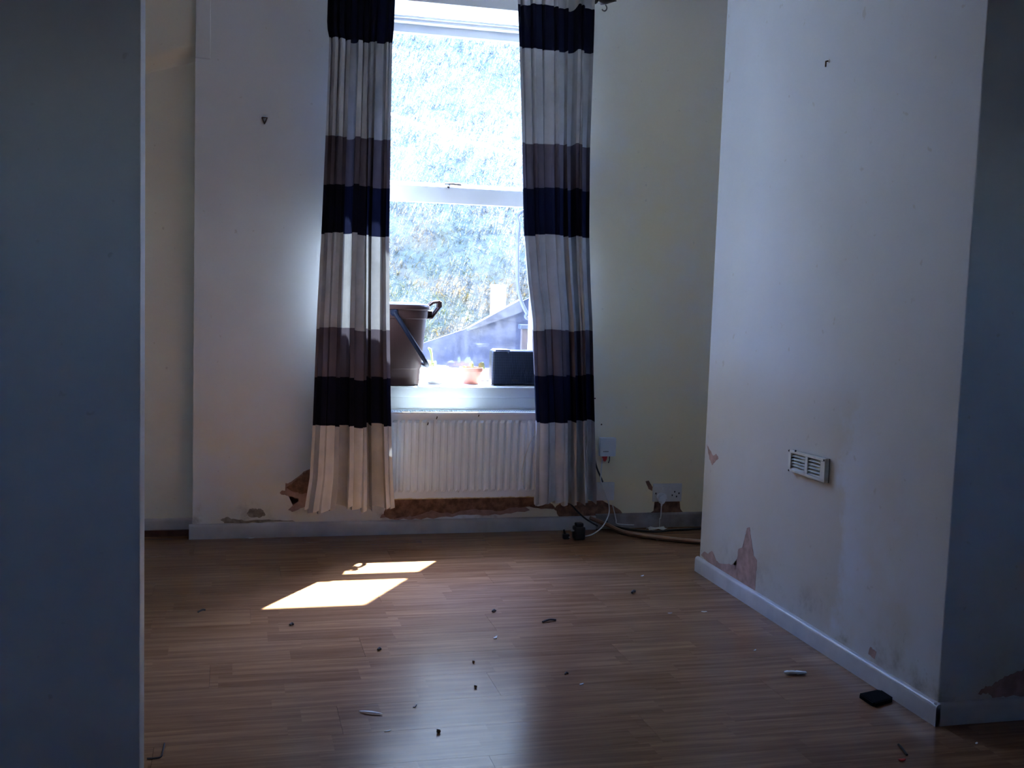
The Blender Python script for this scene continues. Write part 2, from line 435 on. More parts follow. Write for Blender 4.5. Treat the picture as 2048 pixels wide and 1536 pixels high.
patch('bare_brick', [(590, 962), (601, 951), (616, 941), (640, 938), (640, 986), (604, 988), (583, 982), (572, 976)], 1, W, wall_far, M_brick, .004, .0014)
patch('bare_brick', [(768, 1030), (772, 1008), (786, 992), (1060, 988), (1100, 1004), (1112, 1018), (1076, 1016), (1030, 1013), (990, 1022), (940, 1018), (905, 1028), (862, 1020), (830, 1032), (800, 1034), (782, 1038)], 1, W, wall_far, M_brick, .006, .0012)
patch('bare_plaster', [(760, 1036), (778, 1016), (802, 1012), (860, 1016), (900, 1010), (960, 1012), (1000, 1008), (1040, 1012), (1060, 1020), (1000, 1030), (940, 1030), (880, 1034), (820, 1040)], 1, W, wall_far, M_plaster, .006)
patch('bare_brick', [(1108, 1016), (1120, 1006), (1165, 1002), (1205, 1001), (1240, 1020), (1246, 1030), (1205, 1036), (1120, 1034)], 1, W, wall_far, M_brick)
patch('bare_brick', [(1290, 1028), (1316, 1017), (1309, 1003), (1359, 1002), (1357, 1016), (1374, 1030), (1340, 1034), (1306, 1032)], 1, W, wall_far, M_brick)
patch('bare_brick', [(1291, 963), (1297, 961), (1305, 974), (1304, 982), (1297, 978)], 1, W, wall_far, M_brick, .001)
patch('mouldy_patch', [(494, 1028), (499, 1018), (512, 1017), (526, 1020), (531, 1030), (518, 1036), (500, 1034)], 1, W, wall_far, M_mould)
patch('mouldy_patch', [(440, 1040), (452, 1034), (470, 1040), (500, 1041), (560, 1040), (590, 1043), (520, 1046), (450, 1046)], 1, W, wall_far, M_mould)
patch('bare_plaster', [(1414, 889), (1420, 900), (1427, 912), (1433, 908), (1437, 917), (1428, 926), (1424, 930), (1419, 918)], 0, XB, wall_breast, M_plaster, .003)
patch('bare_plaster', [(1402, 1110), (1409, 1103), (1416, 1108), (1424, 1102), (1430, 1118), (1438, 1126), (1455, 1128), (1473, 1130), (1477, 1098), (1487, 1094), (1490, 1074), (1494, 1056), (1500, 1055), (1503, 1080), (1507, 1112), (1514, 1122), (1512, 1150), (1509, 1190), (1480, 1178), (1440, 1150)], 0, XB, wall_breast, M_plaster, .003)
patch('bare_plaster', [(1737, 1308), (1741, 1294), (1753, 1304), (1749, 1318)], 0, XB, wall_breast, M_plaster, .002)
patch('bare_plaster', [(1956, 1388), (1964, 1378), (1978, 1372), (1995, 1364), (2010, 1352), (2030, 1346), (2060, 1332), (2060, 1392), (2020, 1392), (1985, 1396), (1975, 1386)], 1, YB0, wall_breast, M_plaster, .004)

# ------------------------------------------------------------------ the window
win = thing('window_1', 'white sliding sash window above the radiator', 'window', (1.05, 5.33, OZ0)); win['kind'] = 'structure'
del win['category']
FX0, FX1 = .60, 1.50
b = B(); b.box((OX0, 5.30, OZ0), (FX0+.02, 5.40, OZ1), .003); b.box((FX1-.02, 5.30, OZ0), (OX1, 5.40, OZ1), .003)
b.box((OX0, 5.30, 2.392), (OX1, 5.40, OZ1), .003); b.box((OX0, 5.285, 2.405), (OX1, 5.30, OZ1), .002)
b.box((OX0, 5.30, OZ0), (OX1, 5.44, .675), .003); build('outer_frame', b, M_frame, win)
def sash(name, y0, y1, z0, z1, top, bot, st=.045):
    b = B(); x0, x1 = FX0, FX1
    b.box((x0, y0, z0), (x0+st, y1, z1), .006); b.box((x1-st, y0, z0), (x1, y1, z1), .006)
    b.box((x0+st-.004, y0, z1-top), (x1-st+.004, y1, z1), .008); b.box((x0+st-.004, y0, z0), (x1-st+.004, y1, z0+bot), .010)
    s = build(name, b, M_frame, win, smooth=True)
    g = B(); g.box((x0+st-.005, (y0+y1)/2-.002, z0+bot-.005), (x1-st+.005, (y0+y1)/2+.002, z1-top+.005)); build('pane', g, M_glass, s)
    return s
sash('upper_sash', 5.352, 5.392, 1.600, 2.400, .048, .052)
sash('lower_sash', 5.308, 5.348, .676, 1.632, .080, .075)
b = B(); lc = at(899, 376, 1, 5.30)
b.lathe([(.012, 0), (.012, .006), (.009, .010)], (lc.x, 5.325, 1.632)); b.tube([(lc.x-.02, 5.318, 1.645), (lc.x+.01, 5.318, 1.647), (lc.x+.06, 5.318, 1.645)], [.007, .006, .008], 8)
b.lathe([(.006, -.004), (.008, 0), (.006, .004)], (lc.x-.006, 5.304, 1.630), axis=(0, -1, 0)); build('sash_lock', b, M_steel, win, smooth=True)
b = B(); b.box((OX0-.03, 4.984, .640), (OX1+.03, 5.31, .69), .006); b.box((OX0, 4.978, .684), (OX1, 4.99, .69), .002); build('sill_board', b, M_gloss, win, smooth=True)
b = B(); b.box((OX0-.02, 4.988, .50), (OX1+.02, 5.002, .642), .002); build('apron', b, M_gloss, win)

# ------------------------------------------------------------------ radiator
RX0, RX1, RY, RZ0, RZ1 = .64, 1.50, 4.875, .185, .585
rad = thing('radiator', 'white fluted panel radiator under the window between the curtains', 'radiator', (1.07, 4.92, RZ0))
xs0 = at(796.6, 900, 1, RY).x; pitch = (at(1066, 900, 1, RY).x-xs0)/19
cols = []                                            # profile across: raised flutes with a groove at each pitch
nfl = int((RX1-RX0)/pitch)+2
k0 = -int((xs0-RX0)/pitch)-1
zt0, zt1 = RZ1-.048, RZ1-.036; zb0, zb1 = RZ0+.044, RZ0+.032
xsl = [(RX0, 0)]
for k in range(k0, k0+nfl+1):
    x = xs0+k*pitch
    for dx, d in ((-.011, 1), (-.0035, 0), (.0035, 0), (.011, 1)):
        xx = x+dx
        if RX0+.012 < xx < RX1-.012: xsl.append((xx, d))
xsl.append((RX1, 0))
b = B(); rows = []
for z, f in ((RZ0, 0), (zb1, 0), (zb0, 1), (zt0, 1), (zt1, 0), (RZ1, 0)):
    rows.append([(x, RY+.010-(.015*f*d), z) for x, d in xsl])
b.grid(rows)
b.box((RX0, RY+.0105, RZ0), (RX1, RY+.020, RZ1), .003)
build('front_panel', b, M_rad, rad)
b = B(); b.box((RX0, 4.962, RZ0), (RX1, 4.976, RZ1), .003); build('back_panel', b, M_rad, rad)
b = B()                                              # top grille: slots between narrow bars
for k in range(75):
    x = RX0+.004+k*(RX1-RX0-.012)/74
    b.box((x, RY+.017, RZ1-.008), (x+.005, 4.965, RZ1-.002))
b.box((RX0, RY, RZ1-.010), (RX1, RY+.012, RZ1+.001), .002); b.box((RX0, 4.962, RZ1-.010), (RX1, 4.976, RZ1+.001), .002)
build('top_grille', b, M_rad, rad)
for sx in (RX0-.004, RX1):
    b = B(); b.box((sx, RY+.002, RZ0+.01), (sx+.004, 4.972, RZ1), .001); build('side_panel', b, M_rad, rad)
for x, z in ((874, 836), (866, 846), (856, 848), (958, 831), (918, 982)):
    p = at(x, z, 1, RY); b = B(); b.prism([(p.x-.003, RY+.0102, p.z-.007), (p.x+.002, RY+.0102, p.z-.006), (p.x+.005, RY+.0102, p.z+.005), (p.x+.001, RY+.0102, p.z+.007)], (0, -.0014, 0))
    build('chipped_spot', b, M_twig, rad)
for x in (.70, 1.44):
    b = B(); b.box((x-.02, 4.975, .25), (x+.02, W, .52), .002); build('wall_bracket', b, M_rad, rad)

# ------------------------------------------------------------------ curtains
CY = 4.812
def curtain(name, label, edges, bands, seed, nf, zig, flare):
    rng = random.Random(seed)
    tab = []
    for py, a, c in edges:
        A, D = at(a, py, 1, CY), at(c, py, 1, CY); tab.append(((A.z+D.z)/2, A.x, D.x))
    tab.sort()
    def ed(z):
        if z <= tab[0][0]: return tab[0][1:]
        for p, q in zip(tab, tab[1:]):
            if z <= q[0]:
                t = (z-p[0])/(q[0]-p[0]); return (p[1]+(q[1]-p[1])*t, p[2]+(q[2]-p[2])*t)
        return tab[-1][1:]
    ws = [rng.uniform(.55, 1.5) for _ in range(nf)]; tot = sum(ws); cum = [0]
    for x in ws: cum.append(cum[-1]+x/tot)
    amp = [rng.uniform(.65, 1.15) for _ in range(nf)]
    lean = [rng.uniform(-.5, .5) for _ in range(nf)]
    NU = nf*14
    ztop = bands[0][0]; zbot = bands[-1][1]
    def surf(i, z, edge=None):
        t = i/NU; f = t*nf; k = min(int(f), nf-1); ph = 2*PI*(f-k)
        u = cum[k]+(cum[k+1]-cum[k])*(f-k)
        a, c = ed(z); wid = c-a; h = (ztop-z)/(ztop-zbot)
        g = .55+.55*min(1, h*2.2)                          # gathered flatter at the heading
        fwd = cum[k+1]-cum[k]
        u += fwd*(.30*math.sin(ph)*g*(1 if lean[k] > 0 else -1) + .10*math.sin(ph*2)*g)
        u += .012*math.sin(z*2.1+k*1.7+seed)*math.sin(PI*t)
        x = a+wid*min(1, max(0, u))
        y = CY - .042*g*amp[k]*math.tanh(1.7*math.cos(ph+.5*lean[k]*math.sin(z*1.7+seed))) + .006*math.sin(z*3+i*.2)
        y -= .02*h*h
        if h < .06: y += .008*math.sin(t*nf*3*2*PI)*(1-h/.06)
        return Vector((x, y, z))
    root = thing(name, label, 'curtain', ((ed(zbot)[0]+ed(zbot)[1])/2, CY, zbot))
    jit = [rng.uniform(-1, 1)*.006 for _ in range(nf*2+2)]
    for bi, (z0, z1, kind) in enumerate(bands):
        m = {'c': M_cream, 'p': M_purple, 'n': M_navy}[kind]
        nm = {'c': 'cream_band', 'p': 'purple_band', 'n': 'navy_band'}[kind]
        nz = max(3, int(abs(z0-z1)/.028)); rows = []
        for r in range(nz+1):
            row = []
            for i in range(NU+1):
                f = i/NU*nf*2; k = int(f)
                def wob(idx, q=0):
                    if idx == 0: return 0
                    if idx == len(bands): return .010*math.sin(i/NU*nf*2*PI)+.008*math.sin(i/NU*11+seed)
                    a = zig if idx == 1 else 1
                    return a*(jit[k]+(jit[min(k+1, len(jit)-1)]-jit[k])*(f-k))+ .004*math.sin(i/NU*7+idx)
                za, zb = z0+wob(bi), z1+wob(bi+1)
                row.append(surf(i, za+(zb-za)*r/nz))
            rows.append(row)
        b = B(); b.grid(rows)
        build(nm, b, m, root, smooth=True, fix=False)
    return root
eL = [(-60, 655, 790), (0, 655, 789), (60, 653, 786), (85, 658, 783), (250, 651, 779), (470, 641, 775), (640, 632, 776), (850, 624, 779), (950, 618, 782), (1016, 607, 786)]
eR = [(-60, 1032, 1190), (0, 1033, 1187), (40, 1034, 1186), (100, 1036, 1184), (300, 1040, 1177), (470, 1043, 1175), (560, 1050, 1177), (640, 1060, 1180), (700, 1062, 1181), (843, 1068, 1183), (1003, 1064, 1186)]
zl_ = [2.43]+[at(715, y, 1, CY).z for y in (-10, 83, 277, 373, 470, 658, 755, 850, 1014)]
zr_ = [2.50]+[at(1115, y, 1, CY).z for y in (14, 102, 290, 378, 472, 660, 750, 842, 1003)]
kk = ['c', 'n', 'c', 'p', 'n', 'c', 'p', 'n', 'c']
def bnds(z): return [(z[i], z[i+1], kk[i]) for i in range(9)]
curtain('curtain', 'left curtain with navy, purple-grey and cream bands, its hem flaring beside the peeling plaster', eL, bnds(zl_), 3, 9, 2.2, 1)
curtain('curtain', 'right curtain with navy, purple-grey and cream bands, hanging beside the phone socket', eR, bnds(zr_), 11, 8, 3.0, 1)

rod = thing('curtain_rod', 'dark curtain rod with a pointed finial above the right curtain', 'curtain rod', (1.0, 4.87, 2.48))
fe = at(1233, 3, 1, 4.87); rz = at(1200, 0, 1, 4.87).z
b = B(); b.tube([(.2, 4.87, rz-.02), (fe.x-.11, 4.87, rz)], .013, 12); build('pole', b, M_rod, rod, smooth=True)
b = B(); b.lathe([(.014, 0), (.020, .004), (.020, .014), (.013, .022), (.022, .040), (.019, .062), (.010, .085), (.002, .112)], (fe.x-.112, 4.87, rz), 20, (1, 0, .03)); build('finial', b, M_rod, rod, smooth=True)
b = B(); b.box((fe.x-.13, 4.87, rz-.012), (fe.x-.105, W, rz+.004), .003); b.box((fe.x-.14, W-.006, rz-.03), (fe.x-.095, W, rz+.05), .002); build('bracket', b, M_rod, rod)
hp = at(1207, 11, 1, 4.86)
b = B(); b.tube([(hp.x+.004+.012*math.cos(a), 4.86, hp.z-.010+.014*math.sin(a)) for a in [1.2-.35*q for q in range(12)]], .0032, 6); build('rod_hook', b, M_rod, rod, smooth=True)

# ------------------------------------------------------------------ things on the sill
SZ = .69
cx, cy = .728, 5.135
cad = thing('food_caddy', 'brown plastic food waste caddy with folded black handle on the sill behind the left curtain', 'bin', (cx, cy, SZ))
HB = .355
b = B(); b.lathe([(.118, 0), (.124, .004), (.128, .075), (.131, .08), (.133, .083), (.150, HB-.045), (.155, HB-.042), (.158, HB-.010), (.155, HB)], (cx, cy, SZ), 40, None, .62); build('bucket', b, M_brown, cad, smooth=True)
b = B(); b.lathe([(.160, HB-.004), (.166, HB), (.166, HB+.012), (.160, HB+.020), (.10, HB+.026), (.02, HB+.028)], (cx, cy, SZ), 40, None, .62); lid = build('lid', b, M_brown, cad, smooth=True)
b = B(); lz = SZ+HB+.010; lx = cx+.160                  # latch: open loop at the front of the lid
yy = cy-.02
for y in (yy-.022, yy+.022):
    b.tube([(lx-.01, y, lz-.004), (lx+.022, y, lz+.020), (lx+.052, y, lz+.026), (lx+.060, y, lz+.008), (lx+.038, y, lz-.022), (lx+.018, y, lz-.050), (lx-.012, y, lz-.052)], .0065, 8)
b.box((lx+.044, yy-.026, lz-.004), (lx+.064, yy+.026, lz+.028), .006); b.box((lx-.012, yy-.024, lz-.058), (lx+.020, yy+.024, lz-.018), .005)
build('latch', b, M_brown, lid, smooth=True)
pv = at(788, 624, 1, cy-.150); he = at(850, 722, 1, cy-.165)
b = B(); b.lathe([(.019, -.006), (.019, .010), (.012, .018)], (pv.x, cy-.150, pv.z), 18, (0, -1, 0))
gx, gz = he.x+.012, he.z-.02
b.tube([(pv.x, cy-.162, pv.z), (pv.x+.02, cy-.168, pv.z-.03), (he.x, cy-.168, he.z), (gx, cy-.150, gz), (gx+.006, cy-.10, gz-.004), (gx+.006, cy+.10, gz-.004), (gx, cy+.150, gz), (he.x, cy+.150, he.z), (pv.x, cy+.148, pv.z)], .0105, 10)
build('handle', b, M_navyp, cad, smooth=True)

def pot(name, label, cx, cy, r, h, mat, kind):
    t = thing(name, label, 'plant pot', (cx, cy, SZ))
    b = B(); b.lathe([(r*.72, 0), (r*.74, .003), (r*.93, h*.76), (r*1.0, h*.77), (r*1.02, h), (r*.93, h), (r*.90, h*.9), (.002, h*.9)], (cx, cy, SZ), 24); build('pot_body', b, mat, t, smooth=True)
    b = B(); b.lathe([(r*.9, h*.86), (r*.88, h*.93), (r*.4, h*.96), (.002, h*.95)], (cx, cy, SZ), 16); build('soil', b, M_soil, t, smooth=True)
    return t
def leafb(b, p, d, l, wd):
    p, d = Vector(p), Vector(d).normalized(); s = d.cross(Vector((0, 1, .2))).normalized(); q = d.cross(s)
    prof = [(0, .12), (.25, .7), (.55, 1), (.8, .7), (1, .1)]; rows = []
    for t, w_ in prof:
        c = p+d*l*t+q*(-.15*l*t*t)
        rows.append([c-s*wd*w_-q*.002, c+q*.003, c+s*wd*w_-q*.002, c-q*.003, c-s*wd*w_-q*.002])
    b.grid(rows)
p1 = at(873, 745, 1, 5.17); pt = pot('plant_pot', 'small white plant pot with a curling bare stem on the sunlit sill beside the caddy', p1.x, 5.17, .056, .082, M_white, 1)
b = B(); s0 = Vector((p1.x-.028, 5.165, SZ+.075)); b.tube([s0, s0+Vector((.004, 0, .03)), s0+Vector((0, 0, .065)), s0+Vector((-.006, 0, .085)), s0+Vector((-.016, 0, .094))], [.005, .005, .006, .007, .004], 8); build('stem', b, M_leaf, pt, smooth=True)
for d, l in (((-.5, -.2, .5), .03), ((.4, -.1, .6), .028), ((.9, 0, .4), .025), ((.2, -.3, .9), .02)):
    b = B(); leafb(b, s0+Vector((.0, -.005, .0)), d, l, .010); build('leaf', b, M_leaf, pt, smooth=True)
p2 = at(946, 748, 1, 5.17); pt2 = pot('plant_pot', 'small terracotta plant pot with broad seedling leaves on the sill beside the speaker', p2.x-.010, 5.17, .056, .078, M_terra, 2)
for dx, d, l, wd in ((-.004, (-.1, 0, 1), .045, .008), (.03, (.5, 0, .9), .045, .017), (.030, (1, -.1, .15), .032, .016), (-.035, (-.9, 0, .4), .03, .010), (-.03, (-.6, -.3, .7), .026, .006)):
    b = B(); leafb(b, (p2.x+dx, 5.165, SZ+.068), d, l*.9, wd); build('leaf', b, M_leaf, pt2, smooth=True)

s0, s1 = at(984, 766, 1, 5.07), at(988, 699, 1, 5.07)
spk = thing('speaker', 'dark blue-black speaker with fine grille and silver strip on the sill by the right curtain', 'speaker', (s0.x+.13, 5.12, SZ))
hz = s1.z-.004; X0 = s0.x; X1 = X0+.27
b = B(); b.box((X0+.004, 5.082, SZ+.003), (X1-.004, 5.17, hz), .014, 4); build('cabinet', b, M_black, spk, smooth=True)
b = B(); b.box((X0, 5.066, SZ+.002), (X1, 5.10, hz-.001), .014, 4)
g = build('grille', b, M_grille, spk, smooth=True)
b = B(); b.box((X0+.014, 5.075, hz-.002), (X0+.085, 5.15, hz+.004), .002); build('top_strip', b, M_silver, spk)
b = B(); zc = at(1030, 761, 1, 5.065).z; xc = at(1030, 761, 1, 5.065).x
b.box((xc-.016, 5.064, zc-.003), (xc+.016, 5.068, zc+.003), .001); build('badge', b, M_black, spk)

# ------------------------------------------------------------------ sockets, plugs and cables on the window wall
def wallpt(px, py, d=0.0): return at(px, py, 1, W-d)
def catmull(pts, n=6):
    P = [Vector(p) for p in pts]; P = [P[0]]+P+[P[-1]]; out = []
    for i in range(1, len(P)-2):
        for k in range(n):
            t = k/n; a, b_, c, d = P[i-1], P[i], P[i+1], P[i+2]
            out.append(.5*((2*b_)+(c-a)*t+(2*a-5*b_+4*c-d)*t*t+(3*b_-a-3*c+d)*t**3))
    out.append(P[-2]); return out
def cable(name, label, pts, r, m, cat='cable', parent=None):
    b = B()
    if parent is not None:
        b.tube(catmull(pts), r, 7); return build(name, b, m, parent, smooth=True)
    b.tube(catmull(pts), r, 7); p = Vector(pts[-1]); o = build(name, b, m, loc=p, smooth=True); return tag(o, label, cat)

a, c = wallpt(1196.5, 874), wallpt(1227, 911)
ms = thing('phone_socket', 'small white phone socket box with a red plug in its underside', 'socket', ((a.x+c.x)/2, W, c.z))
b = B(); b.box((a.x+.003, W-.030, c.z), (c.x, W, a.z), .004); build('box_body', b, M_pvc, ms, smooth=True)
b = B(); b.box((a.x+.001, W-.034, c.z+.002), (c.x-.001, W-.029, a.z-.002), .002); build('front_plate', b, M_pvc, ms, smooth=True)
lp = wallpt(1206, 901); b = B()
for k in range(5): b.box((lp.x-.010+k*.0055, W-.0352, lp.z-.0022), (lp.x-.006+k*.0055, W-.0338, lp.z+.0022))
build('printed_mark', b, simple('grey_print', (.16, .16, .17), .6), ms)
b = B(); rp = wallpt(1209, 917, .02); b.prism([(rp.x-.013, W-.026, c.z+.002), (rp.x+.013, W-.026, c.z+.002), (rp.x+.010, W-.026, c.z-.016), (rp.x+.002, W-.026, c.z-.026), (rp.x-.006, W-.026, c.z-.022)], (0, .012, 0)); build('red_plug', b, M_red, ms)
b = B(); q = wallpt(1217, 918); b.tube([(q.x, W-.012, c.z+.002), (q.x+.001, W-.012, q.z-.004), (q.x-.004, W-.012, q.z-.018)], .0025, 6); build('black_clip', b, M_black, ms)
a2, c2 = wallpt(1192, 964), wallpt(1224, 998)
bp = thing('blank_box', 'plain white square wall box low down beside the right curtain hem', 'socket', ((a2.x+c2.x)/2, W, c2.z))
b = B(); b.box((a2.x, W-.018, c2.z), (c2.x, W, a2.z), .003); build('box_body', b, M_sock, bp, smooth=True)
b = B(); b.box((a2.x-.002, W-.024, c2.z-.002), (c2.x+.002, W-.017, a2.z+.002), .003); build('cover_plate', b, M_sock, bp, smooth=True)
a3, c3 = wallpt(1305.5, 967), wallpt(1361, 1002)
ds = thing('double_socket', 'white double mains socket near the alcove corner, loose above broken plaster', 'socket', ((a3.x+c3.x)/2, W, c3.z))
b = B(); b.box((a3.x, W-.012, c3.z), (c3.x, W, a3.z), .004); build('face_plate', b, M_sock, ds, smooth=True)
for x, y in ((1347.5, 982.5), (1342.5, 989.5), (1351, 992), (1310, 986), (1356, 985.5)):
    p = wallpt(x, y); b = B(); b.box((p.x-.003, W-.0128, p.z-.004), (p.x+.003, W-.0115, p.z+.004)); build('pin_hole', b, M_black, ds)
for x in (1326, 1340):
    p = wallpt(x, 975); b = B(); b.box((p.x-.006, W-.016, p.z-.010), (p.x+.006, W-.011, p.z+.010), .002); build('rocker_switch', b, M_sock, ds)
pg = wallpt(1320, 993)
pw = thing('mains_plug', 'white mains plug pushed into the left side of the double socket', 'plug', (pg.x, W-.012, pg.z-.03))
b = B(); poly = []
for k in range(20):
    t = 2*PI*k/20; poly.append((pg.x+.024*math.cos(t)*(1 if math.sin(t) > 0 else .8), W-.040, pg.z+(.022 if math.sin(t) > 0 else .032)*math.sin(t)))
b.prism(poly, (0, .027, 0)); bmesh.ops.bevel(b.bm, geom=[e for e in b.bm.edges if e.verts[0].co.y < W-.03 and e.verts[1].co.y < W-.03], offset=.006, segments=2, affect='EDGES'); build('plug_body', b, M_pvc, pw, smooth=True)
b = B(); b.tube([(pg.x, W-.026, pg.z-.028), (pg.x-.001, W-.026, pg.z-.042)], [.006, .004], 10); build('cord_grip', b, M_pvc, pw)

cable('white_cord', 'white cord hanging from the mains plug to the floor', [(pg.x-.001, W-.026, pg.z-.042), (pg.x-.003, W-.028, pg.z-.10), (pg.x-.010, W-.032, .05), (pg.x-.012, W-.04, .006)], .0028, M_whitec, parent=pw)
v = wallpt
cable('phone_cord', 'white cord looping from the red plug down past the blank box to the black adaptor', [(rp.x-.010, W-.020, c.z-.010), v(1202, 945, .03), v(1202, 962, .034), v(1212, 990, .04), v(1218, 1010, .05), v(1217, 1030, .07), (at(1205, 1053, 1, 4.90)), (at(1186, 1068, 1, 4.86)), (at(1169, 1073, 1, 4.85))], .0030, M_whitec, parent=ms)
cable('black_cable', 'black cable running down the wall beside the right curtain', [v(1184, 854, .004), v(1187, 890, .005), v(1192, 930, .005), v(1204, 960, .026), v(1205, 963, .026)], .0042, M_blackc)
cable('white_trunking', 'thin white conduit on the wall at the right curtain edge', [v(1186.5, 880, .004), v(1186.5, 930, .004), v(1186.5, 966, .004)], .0045, M_sock, 'conduit')
cable('short_white_cord', 'short white cord end below the blank box, trailing along the skirting', [v(1225, 1010, .008), v(1229, 1025, .01), v(1232, 1040, .03), v(1236, 1048, .04), v(1268, 1050, .05)], .0026, M_whitec)
cable('loose_wire', 'thin white cord hanging in a curve in front of the radiator by the right curtain', [at(1068, 872, 1, RY-.016), at(1058, 890, 1, RY-.016), at(1047, 925, 1, RY-.016), at(1044, 950, 1, RY-.016), at(1049, 978, 1, RY-.016)], .0022, M_whitec)
cable('black_lead', 'black lead slanting from the right curtain hem to the floor', [at(1138, 1004, 1, 4.90), at(1156, 1024, 1, 4.92), at(1172, 1038, 1, 4.94), at(1195, 1052, 1, 4.95)], .0042, M_blackc)
cable('dark_floor_cable', 'dark cable lying along the alcove skirting towards the chimney breast', [v(1213, 1041, .02), v(1222, 1052, .03), fl(1300, 1063, .005), fl(1350, 1060, .005), fl(1420, 1056, .005)], .006, M_blackc)

ap = fl(1157, 1078); ap.y = min(ap.y, 4.86)
ad = thing('power_adaptor', 'black plug-in power adaptor standing on the floor below the right curtain', 'adaptor', (ap.x, ap.y, 0))
b = B(); b.box((ap.x-.026, ap.y-.025, 0), (ap.x+.026, ap.y+.025, .062), .010, 3); build('adaptor_body', b, M_black, ad, smooth=True)
b = B(); b.box((ap.x-.018, ap.y-.018, .060), (ap.x+.018, ap.y+.018, .078), .006); build('top_cap', b, M_black, ad, smooth=True)
b = B()
for dx in (-.011, .011): b.box((ap.x-.042, ap.y+dx-.002, .040), (ap.x-.024, ap.y+dx+.002, .046))
build('prong', b, M_steel, ad)
ap = fl(1132, 1078); sp_ = thing('small_plug', 'small black plug lying left of the power adaptor', 'plug', (ap.x, ap.y, 0))
b = B(); b.box((ap.x-.016, ap.y-.014, 0), (ap.x+.014, ap.y+.014, .026), .006); build('plug_body', b, M_black, sp_, smooth=True)
b = B(); b.tube([(ap.x-.006, ap.y, .024), (ap.x-.012, ap.y, .045)], [.007, .004], 8); build('cord_grip', b, M_black, sp_)
b = B(); b.box((ap.x+.008, ap.y-.02, .010), (ap.x+.014, ap.y-.012, .014)); build('prong', b, M_steel, sp_)

pts = catmull([v(1180, 1036, .03), at(1215, 1050, 1, 4.95), fl(1250, 1065, .012), fl(1300, 1073, .012), fl(1350, 1079, .012), fl(1405, 1084, .012), fl(1460, 1087, .012)], 5)
b = B(); b.tube(pts, .016, 8, True, .65); tag(build('wood_strip', b, M_wood, loc=pts[-1], smooth=True), 'bent brown wood strip lying along the foot of the alcove wall', 'strip')
p = fl(1312, 1061); b = B()
rows = []
for i in range(5): rows.append([(p.x-.045+.024*i, p.y+.025-.016*j, .002+.014*abs(math.sin(i*1.3+j*.9))) for j in range(4)])
b.grid(rows); bmesh.ops.solidify(b.bm, geom=list(b.bm.faces), thickness=.0012)
tag(build('paper_scrap', b, M_paper, loc=(p.x, p.y, 0)), 'crumpled pale paper scrap under the double socket by the skirting', 'paper')

# ------------------------------------------------------------------ fixings on the walls
p = wallpt(529, 240)
hk = thing('wall_hook', 'small rusty triangular hook on the wall left of the window', 'hook', (p.x, W, p.z))
b = B(); r_ = .011; tri = [(p.x-r_, W-.004, p.z+.010), (p.x+r_, W-.004, p.z+.010), (p.x+.002, W-.006, p.z-.012), (p.x-.002, W-.006, p.z-.012), (p.x-r_, W-.004, p.z+.010)]
b.tube(tri, .0032, 6); build('ring', b, M_rust, hk)
b = B(); b.lathe([(.004, 0), (.004, .004)], (p.x, W, p.z+.002), 10, (0, -1, 0)); build('screw', b, M_steel, hk)
b = B(); b.tube([(p.x, W-.004, p.z-.010), (p.x, W-.012, p.z-.017), (p.x, W-.014, p.z-.012)], .003, 6); build('hook_tip', b, M_rust, hk)
p = at(1658, 127, 0, XB)
nl = thing('wall_plug', 'small rusty nail in a wall plug high on the chimney breast', 'nail', (XB, p.y, p.z))
b = B(); b.lathe([(.006, 0), (.006, .003), (.0035, .004)], (XB, p.y, p.z+.008), 10, (-1, 0, 0)); build('plug_sleeve', b, M_pvc, nl)
b = B(); b.tube([(XB-.002, p.y, p.z+.008), (XB-.012, p.y, p.z+.006), (XB-.013, p.y-.002, p.z-.012)], .0028, 6); build('nail_shank', b, M_rust, nl)
for px, py, lab in ((1190, 797, 'dark screw hole in the wall above the phone socket, the higher of two'), (1203, 849, 'dark screw hole just above the phone socket box')):
    p = wallpt(px, py); b = B(); b.lathe([(.0045, -.001), (.0035, .0012), (.002, .002)], (p.x, W, p.z), 9, (0, -1, 0)); tag(build('screw_head', b, M_rust, loc=(p.x, W, p.z)), lab, 'screw')

# air vent on the chimney breast, hung slightly askew
q00, q10, q11, q01 = at(1570, 900, 0, XB-.02), at(1648.5, 915, 0, XB-.02), at(1647.5, 968, 0, XB-.02), at(1579, 941, 0, XB-.02)
vt = thing('air_vent', 'cream plastic louvred air vent hung askew on the chimney breast', 'vent', (XB, (q00.y+q10.y)/2, q01.z))
Yl, Yr = (q00.y+q01.y)/2, (q10.y+q11.y)/2
zt, zb = (q00.z+q10.z)/2, (q01.z+q11.z)/2
tilt = (q10.z-q00.z)
def vp(u, v_, d):                                    # u 0..1 far to near, v 0..1 up
    return Vector((XB-d, Yl+(Yr-Yl)*u, zb+(zt-zb)*v_+tilt*.5*(u-.5)*(v_)))
def vbox(b, u0, u1, v0, v1, d0, d1):
    b.prism([vp(u0, v0, d0), vp(u1, v0, d0), vp(u1, v1, d0), vp(u0, v1, d0)], vp(0, 0, d1)-vp(0, 0, d0))
M_vent = simple('aged_cream_plastic', (.62, .61, .53), .5, var=.12, scale=20)
b = B(); vbox(b, 0, 1, 0, 1, 0, .003); build('shade_backing', b, simple('vent_shadow_board', (.12, .11, .09), .8), vt)  # dark colour stands in for the shade inside the vent
b = B(); vbox(b, 0, 1, .88, 1, .002, .018); vbox(b, 0, 1, 0, .12, .002, .018); vbox(b, 0, .08, .12, .88, .002, .018); vbox(b, .88, 1, .12, .88, .002, .018); vbox(b, .47, .54, .12, .88, .002, .017)
bmesh.ops.bevel(b.bm, geom=list(b.bm.edges), offset=.0012, segments=1, affect='EDGES'); build('vent_frame', b, M_vent, vt)
